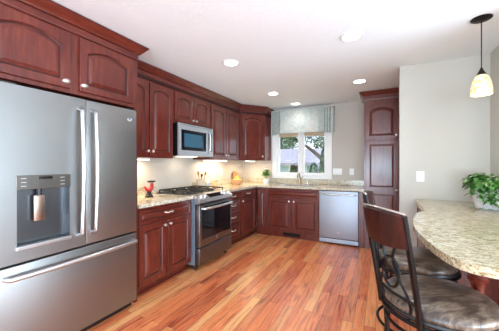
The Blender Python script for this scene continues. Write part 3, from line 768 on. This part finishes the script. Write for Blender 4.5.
# herb plant next to window
t = thing('potted_plant', 'small bushy green plant in white pot near the window corner', 'plant', (.63,YB-.19,CZ)); t.scale = (1.3,1.3,1.3)
ob_lathe('pot', CERAM, t, [(0,0),(.038,0),(.05,.07),(.053,.075),(.046,.075),(.04,.06),(0,.06)], seg=24)
bm = NB()
for k in range(170):
    a_ = random.uniform(0,2*PI); e = random.uniform(-.1,1.4); r = random.uniform(.02,.075)
    p = Vector((r*math.cos(a_)*math.cos(e), r*math.sin(a_)*math.cos(e), .11+r*1.3*math.sin(e)))
    leaf(bm, p, Vector((math.cos(a_),math.sin(a_),.5+random.random()*.5)), random.uniform(.025,.045), .013)
for k in range(10):
    a_ = k*.63; tube(bm, [(0,0,.055),(.03*math.cos(a_),.03*math.sin(a_),.13)], .0015, 5)
obj('foliage', bm, LEAFB, t)
bm = NB()
for k in range(7):
    a_ = k*.9; lathe(bm, [(0,0),(.008,.004),(.01,.01),(0,.014)], c=(.02*math.cos(a_),.02*math.sin(a_),.215+.006*(k % 3)), seg=8)
obj('flowers', bm, CERAM, t)
# big plant on the bar
t = thing('potted_plant', 'leafy variegated plant in white ceramic pot on the granite bar', 'plant', (3.53,2.95,.9155))
ob_lathe('pot', CERAM, t, [(0,0),(.085,0),(.095,.01),(.108,.10),(.113,.17),(.118,.175),(.116,.185),(.104,.185),(.10,.165),(.0,.16)], seg=36)
ob_lathe('soil', mat('potting_soil', srgb(50,36,26), .95), t, [(0,.168),(.09,.166),(.098,.162),(0,.161)], seg=24)
bm = NB()
for k in range(170):
    a_ = random.uniform(0,2*PI); e = random.uniform(-.05,1.35); r = random.uniform(.05,.13)
    p = Vector((r*math.cos(a_)*math.cos(e), r*math.sin(a_)*math.cos(e), .19+r*.95*math.sin(e)))
    L_ = random.uniform(.09,.14)
    if p.x+L_*math.cos(a_) > .13 or p.x > .12: continue      # the wall beside it
    leaf(bm, p, Vector((math.cos(a_),math.sin(a_),random.uniform(-.1,.7))), L_, random.uniform(.022,.034), .45)
for k in range(26):
    a_ = k*.6; r = .09; tube(bm, [(0.01*math.cos(a_),0.01*math.sin(a_),.165),(r*.6*math.cos(a_),r*.6*math.sin(a_),.24),(r*math.cos(a_),r*math.sin(a_),.25)], .002, 5)
for (a_, n_) in ((-2.0,5),(-1.5,6),(-1.1,5),(-2.35,5),(-2.8,4),(-1.75,7)):   # trailing stems
    p0 = Vector((.115*math.cos(a_), .115*math.sin(a_), .19))
    tube(bm, [p0*.8+Vector((0,0,.04)), p0+Vector((0,0,.01)), p0*1.12+Vector((0,0,-.06)), p0*1.15-Vector((0,0,.02*n_+.02-.07))], .002, 5)
    for j in range(n_):
        leaf(bm, p0*1.12+Vector((0,0,.0-.024*j)), Vector((math.cos(a_+(-1)**j*.9),math.sin(a_+(-1)**j*.9),-.3)), .07, .021, .35)
for a_ in (-2.1,-1.8,-2.45): leaf(bm, Vector((.15*math.cos(a_),.15*math.sin(a_),-.15+.165)), Vector((math.cos(a_),math.sin(a_),.05)), .06, .02, .1)
obj('foliage', bm, LEAFA, t)

# ------------------------------------------------------------------ bar stools (local: faces +x, seat centre at origin)
def make_stool(label):
    t = thing('bar_stool', label, 'stool', (0,0,0), 0, 'bar stools at the peninsula')
    st = ob_lathe('seat', LEATHER, t, [(0,.615),(.205,.615),(.222,.622),(.235,.642),(.234,.660),(.220,.676),(.18,.690),(.10,.699),(0,.702)], seg=56)
    circ = lambda r, z, n=56: [(r*math.cos(2*PI*k/n), r*math.sin(2*PI*k/n), z) for k in range(n)]
    ob_tube('piping', BLK, st, circ(.228,.628), .013, 8, True)
    ob_tube('seat_ring', BLACKM, t, circ(.238,.606), .010, 10, True)
    ob_tube('lower_ring', BLACKM, t, circ(.225,.545), .008, 10, True)
    bm = NB(); cyl(bm, (0,0,.58), (0,0,.614), .10, seg=28); cyl(bm, (0,0,.545), (0,0,.58), .05, seg=20)
    for k in range(4):
        a_ = PI/4+k*PI/2; tube(bm, [(0,0,.56),(.225*math.cos(a_),.225*math.sin(a_),.545)], .009, 8)
    obj('swivel', bm, BLACKM, t, True)
    for k in range(4):
        a_ = PI/4+k*PI/2; c, s = math.cos(a_), math.sin(a_)
        ob_tube('leg', BLACKM, t, [(.232*c,.232*s,.60),(.225*c,.225*s,.545),(.215*c,.215*s,.40),(.225*c,.225*s,.25),(.25*c,.25*s,.10),(.275*c,.275*s,.008)], .012, 10)
    ob_tube('foot_ring', BLACKM, t, circ(.232,.22), .010, 10, True)
    def upx(z): return -.205-.085*((z-.60)/.48)**1.1 if z > .6 else -.205
    zs = [.595,.65,.75,.85,.95,1.04,1.085]
    for s in (-1,1):
        bm = NB()
        for i in range(len(zs)-1):
            pass
        tube(bm, [(upx(z), s*(.130+.008*(z-.6)/.48), z) for z in zs], .015, 8, flat=.8)
        obj('back_post', bm, BLACKM, t, True)
    # wooden top rail, bowed
    bm = NB(); n = 14; rows = []
    for k in range(n+1):
        y = -.142+.284*k/n; bow = -.035*(1-(2*k/n-1)**2)
        row = []
        for (zz, off) in ((.945,-.012),(1.08,-.012),(1.092,0),(1.08,.012),(.945,.012)):
            top = 1+0*y
            row.append(bm.verts.new((upx(zz)+bow+off, y, zz + (.012*(1-(2*k/n-1)**2) if zz > 1 else -.012*(1-(2*k/n-1)**2)))))
        rows.append(row)
    for a, b in zip(rows, rows[1:]):
        for j in range(5): bm.faces.new((a[j], a[(j+1) % 5], b[(j+1) % 5], b[j]))
    bm.faces.new(rows[0]); bm.faces.new(rows[-1][::-1])
    bk = obj('backrest', bm, STOOLW, t, True)
    ob_tube('rail_cap', NICKEL, bk, [(upx(1.09)-.035*(1-(2*k/n-1)**2), -.142+.284*k/n, 1.094+.012*(1-(2*k/n-1)**2)) for k in range(n+1)], .008, 8, flat=.5)
    # scrolled rods between the posts
    for s in (-1,1):
        pts = []
        for k in range(25):
            z = .60+.345*k/24; y = s*(.06+.035*math.sin(k/24*2*PI)); pts.append((upx(z)-.012*math.sin(k/24*PI), y, z))
        ob_tube('scroll', BLACKM, t, pts, .0065, 8)
    ob_tube('scroll_loop', BLACKM, t, [(upx(.80)-.012+.0*k, .055*math.cos(2*PI*k/28), .80+.07*math.sin(2*PI*k/28)) for k in range(28)], .006, 8, True)
    ob_tube('crossbar', BLACKM, t, [(upx(.70), -.14, .70),(upx(.70)-.02,0,.70),(upx(.70), .14, .70)], .008, 8)
    return t
s1 = make_stool('nearest iron bar stool with wooden back rail and round brown leather seat')
s1.location = (2.94,1.54,0); s1.rotation_euler = (0,0,math.radians(35))
dup(s1, (2.905,2.11,0), math.radians(-5), 'farther iron bar stool, partly hidden behind the nearest stool')

# ------------------------------------------------------------------ outdoors
GRASS = mat('lawn', srgb(96,140,66), .95)
Lk(GRASS, ramp(GRASS, noise(GRASS, coords(GRASS), 3, 5), [(.3, srgb(70,112,48)), (.7, srgb(132,166,88))]), B(GRASS).inputs['Base Color'])
bm = NB(); box(bm, -90, 60, YB+.13, 120, -.75, -.7); o = struct('ground', bm, GRASS)
ROOF = mat('grey_shingles', srgb(150,148,156), .9)
Lk(ROOF, ramp(ROOF, noise(ROOF, coords(ROOF, (1,1,8)), 5, 4), [(.3, srgb(112,110,122)), (.7, srgb(150,148,160))]), B(ROOF).inputs['Base Color'])
SIDING = mat('pale_siding', srgb(186,196,210), .8)
bump(SIDING, noise(SIDING, coords(SIDING, (.1,.1,8)), 3, 1), .3, .02)
def house(label, x, y, w_, d_, hw, hr, rz, gable=True):
    t = thing('house', label, 'house', (x,y,-.7), rz)
    ob_box('wall', SIDING, t, -w_/2, w_/2, -d_/2, d_/2, 0, hw)
    bm = NB(); e = .5
    v = [(-w_/2-e,-d_/2-e,hw-.12),(w_/2+e,-d_/2-e,hw-.12),(w_/2+e,d_/2+e,hw-.12),(-w_/2-e,d_/2+e,hw-.12),(-w_/2-e,0,hr),(w_/2+e,0,hr)]
    if not gable: v[4] = (-w_/2+d_*.35,0,hr); v[5] = (w_/2-d_*.35,0,hr)
    v2 = v+[(p[0],p[1],p[2]-.18) for p in v[:4]]
    vs = [bm.verts.new(p) for p in v2]
    for f in ((0,1,5,4),(2,3,4,5),(1,2,5),(3,0,4),(0,6,7,1),(1,7,8,2),(2,8,9,3),(3,9,6,0),(6,9,8,7)): bm.faces.new([vs[i] for i in f])
    obj('roof', bm, ROOF, t)
    for k in (-.3,.05,.33):
        f = ob_box('window', WHITE, t, w_*k-.6, w_*k+.6, -d_/2-.05, -d_/2-.001, .9, 2.1)
        ob_box('pane', BLKG, f, w_*k-.5, w_*k+.5, -d_/2-.07, -d_/2-.051, 1.0, 2.0)
    return t
house('pale blue-grey house with shingled roof seen through left window sash', -5.2, 19.5, 7.0, 6, 2.2, 3.2, .22)
house('grey-roofed house farther back behind the trees outside', -2.2, 36, 11, 8, 2.3, 3.7, .1, False)
BARK = mat('bark', srgb(70,56,46), .9)
OUTL = leafmat('tree_leaves', srgb(22,44,16), srgb(54,84,36), srgb(120,150,80), .8)
OUTD = leafmat('evergreen_leaves', srgb(8,26,10), srgb(22,50,20), srgb(54,84,40), 2)
def leafcloud(bm, c, r, n, s, squash=1.0):
    for k in range(n):
        while True:
            q = Vector((random.uniform(-1,1), random.uniform(-1,1), random.uniform(-1,1)))
            if .35 < q.length < 1: break
        p = Vector(c)+Vector((q.x*r, q.y*r, q.z*r*squash))
        a = Vector((random.uniform(-1,1),random.uniform(-1,1),random.uniform(-1,1))).normalized()*s
        b = a.orthogonal().normalized()*s*.6
        bm.faces.new([bm.verts.new(p-a), bm.verts.new(p+b), bm.verts.new(p+a), bm.verts.new(p-b)])
def tree(label, x, y, branches, clouds, n=500, s=.09):
    t = thing('tree', label, 'tree', (x,y,-.7))
    bm = NB()
    for br, r in branches: tube(bm, br, r, 8)
    obj('trunk', bm, BARK, t, True)
    bm = NB()
    for c, r in clouds: leafcloud(bm, c, r, n, s)
    obj('crown', bm, OUTL, t)
tree('leafy tree with slanting trunk seen through right window sash', .0, 12,
    [([(.75,0,0),(.70,0,1.5),(.45,0,2.1),(-.1,0,2.6),(-.9,0,3.2)], [.13,.12,.10,.08,.04]), ([(.45,0,2.1),(.62,0,2.8),(.9,0,3.5)], [.06,.05,.03])],
    [((-1.5,.2,3.35),.55), ((-.8,.2,3.3),.5), ((-.1,.3,3.3),.5), ((.8,0,3.2),.5), ((-2.2,.4,3.2),.5), ((-3.0,.4,3.3),.6), ((.75,.5,2.6),.3)], 420, .05)
tree('broad leafy tree behind the pale house, seen through left window sash', -13.5, 31,
    [([(0,0,0),(0,0,3),(.4,0,5)], [.4,.3,.1])], [((0,0,4.6),1.8), ((-3,0,4.4),1.6), ((3,0,4.5),1.6), ((5.4,.5,4.6),1.5)], 900, .14)
tree('tall tree far behind the farther house outside', -3.5, 48,
    [([(0,0,0),(0,0,3),(.4,0,6)], [.4,.3,.1])], [((0,0,5.0),2.0), ((3,0,5.4),2.0), ((-3,0,5.2),1.8)], 700, .2)
def shrub(label, x, y, rx, h, n=1600, name='shrub'):
    bm = NB()
    for k in range(n):
        a_ = random.uniform(0,2*PI); t_ = random.random(); rr = rx*math.sin(PI*min(.98,.12+.86*t_))**.7*random.uniform(.8,1)
        p = Vector((rr*math.cos(a_), rr*math.sin(a_), t_*h)); a = Vector((random.uniform(-1,1),random.uniform(-1,1),random.uniform(-.2,1))).normalized()*.05
        b = a.orthogonal().normalized()*.03
        bm.faces.new([bm.verts.new(p-a), bm.verts.new(p+b), bm.verts.new(p+a), bm.verts.new(p-b)])
    t = thing(name, label, 'shrub', (x,y,-.7))
    obj('foliage', bm, OUTD, t)
    bm = NB(); lathe(bm, [(0,0.02),(rx*.5,.1),(rx*.82,h*.3),(rx*.85,h*.6),(rx*.5,h*.88),(0,h*.96)], seg=20); obj('core', bm, OUTD, t, True)
shrub('rounded dark evergreen shrub in middle of right window view', .36, 10.2, .30, 2.05)
shrub('tall narrow evergreen at right edge of window view', .95, 9.4, .27, 2.75)
shrub('dark shrub before the pale house in left window view', -.78, 11.2, .28, 1.95)
shrub('small low shrub at left edge of window view', -1.45, 11.0, .3, 1.35)
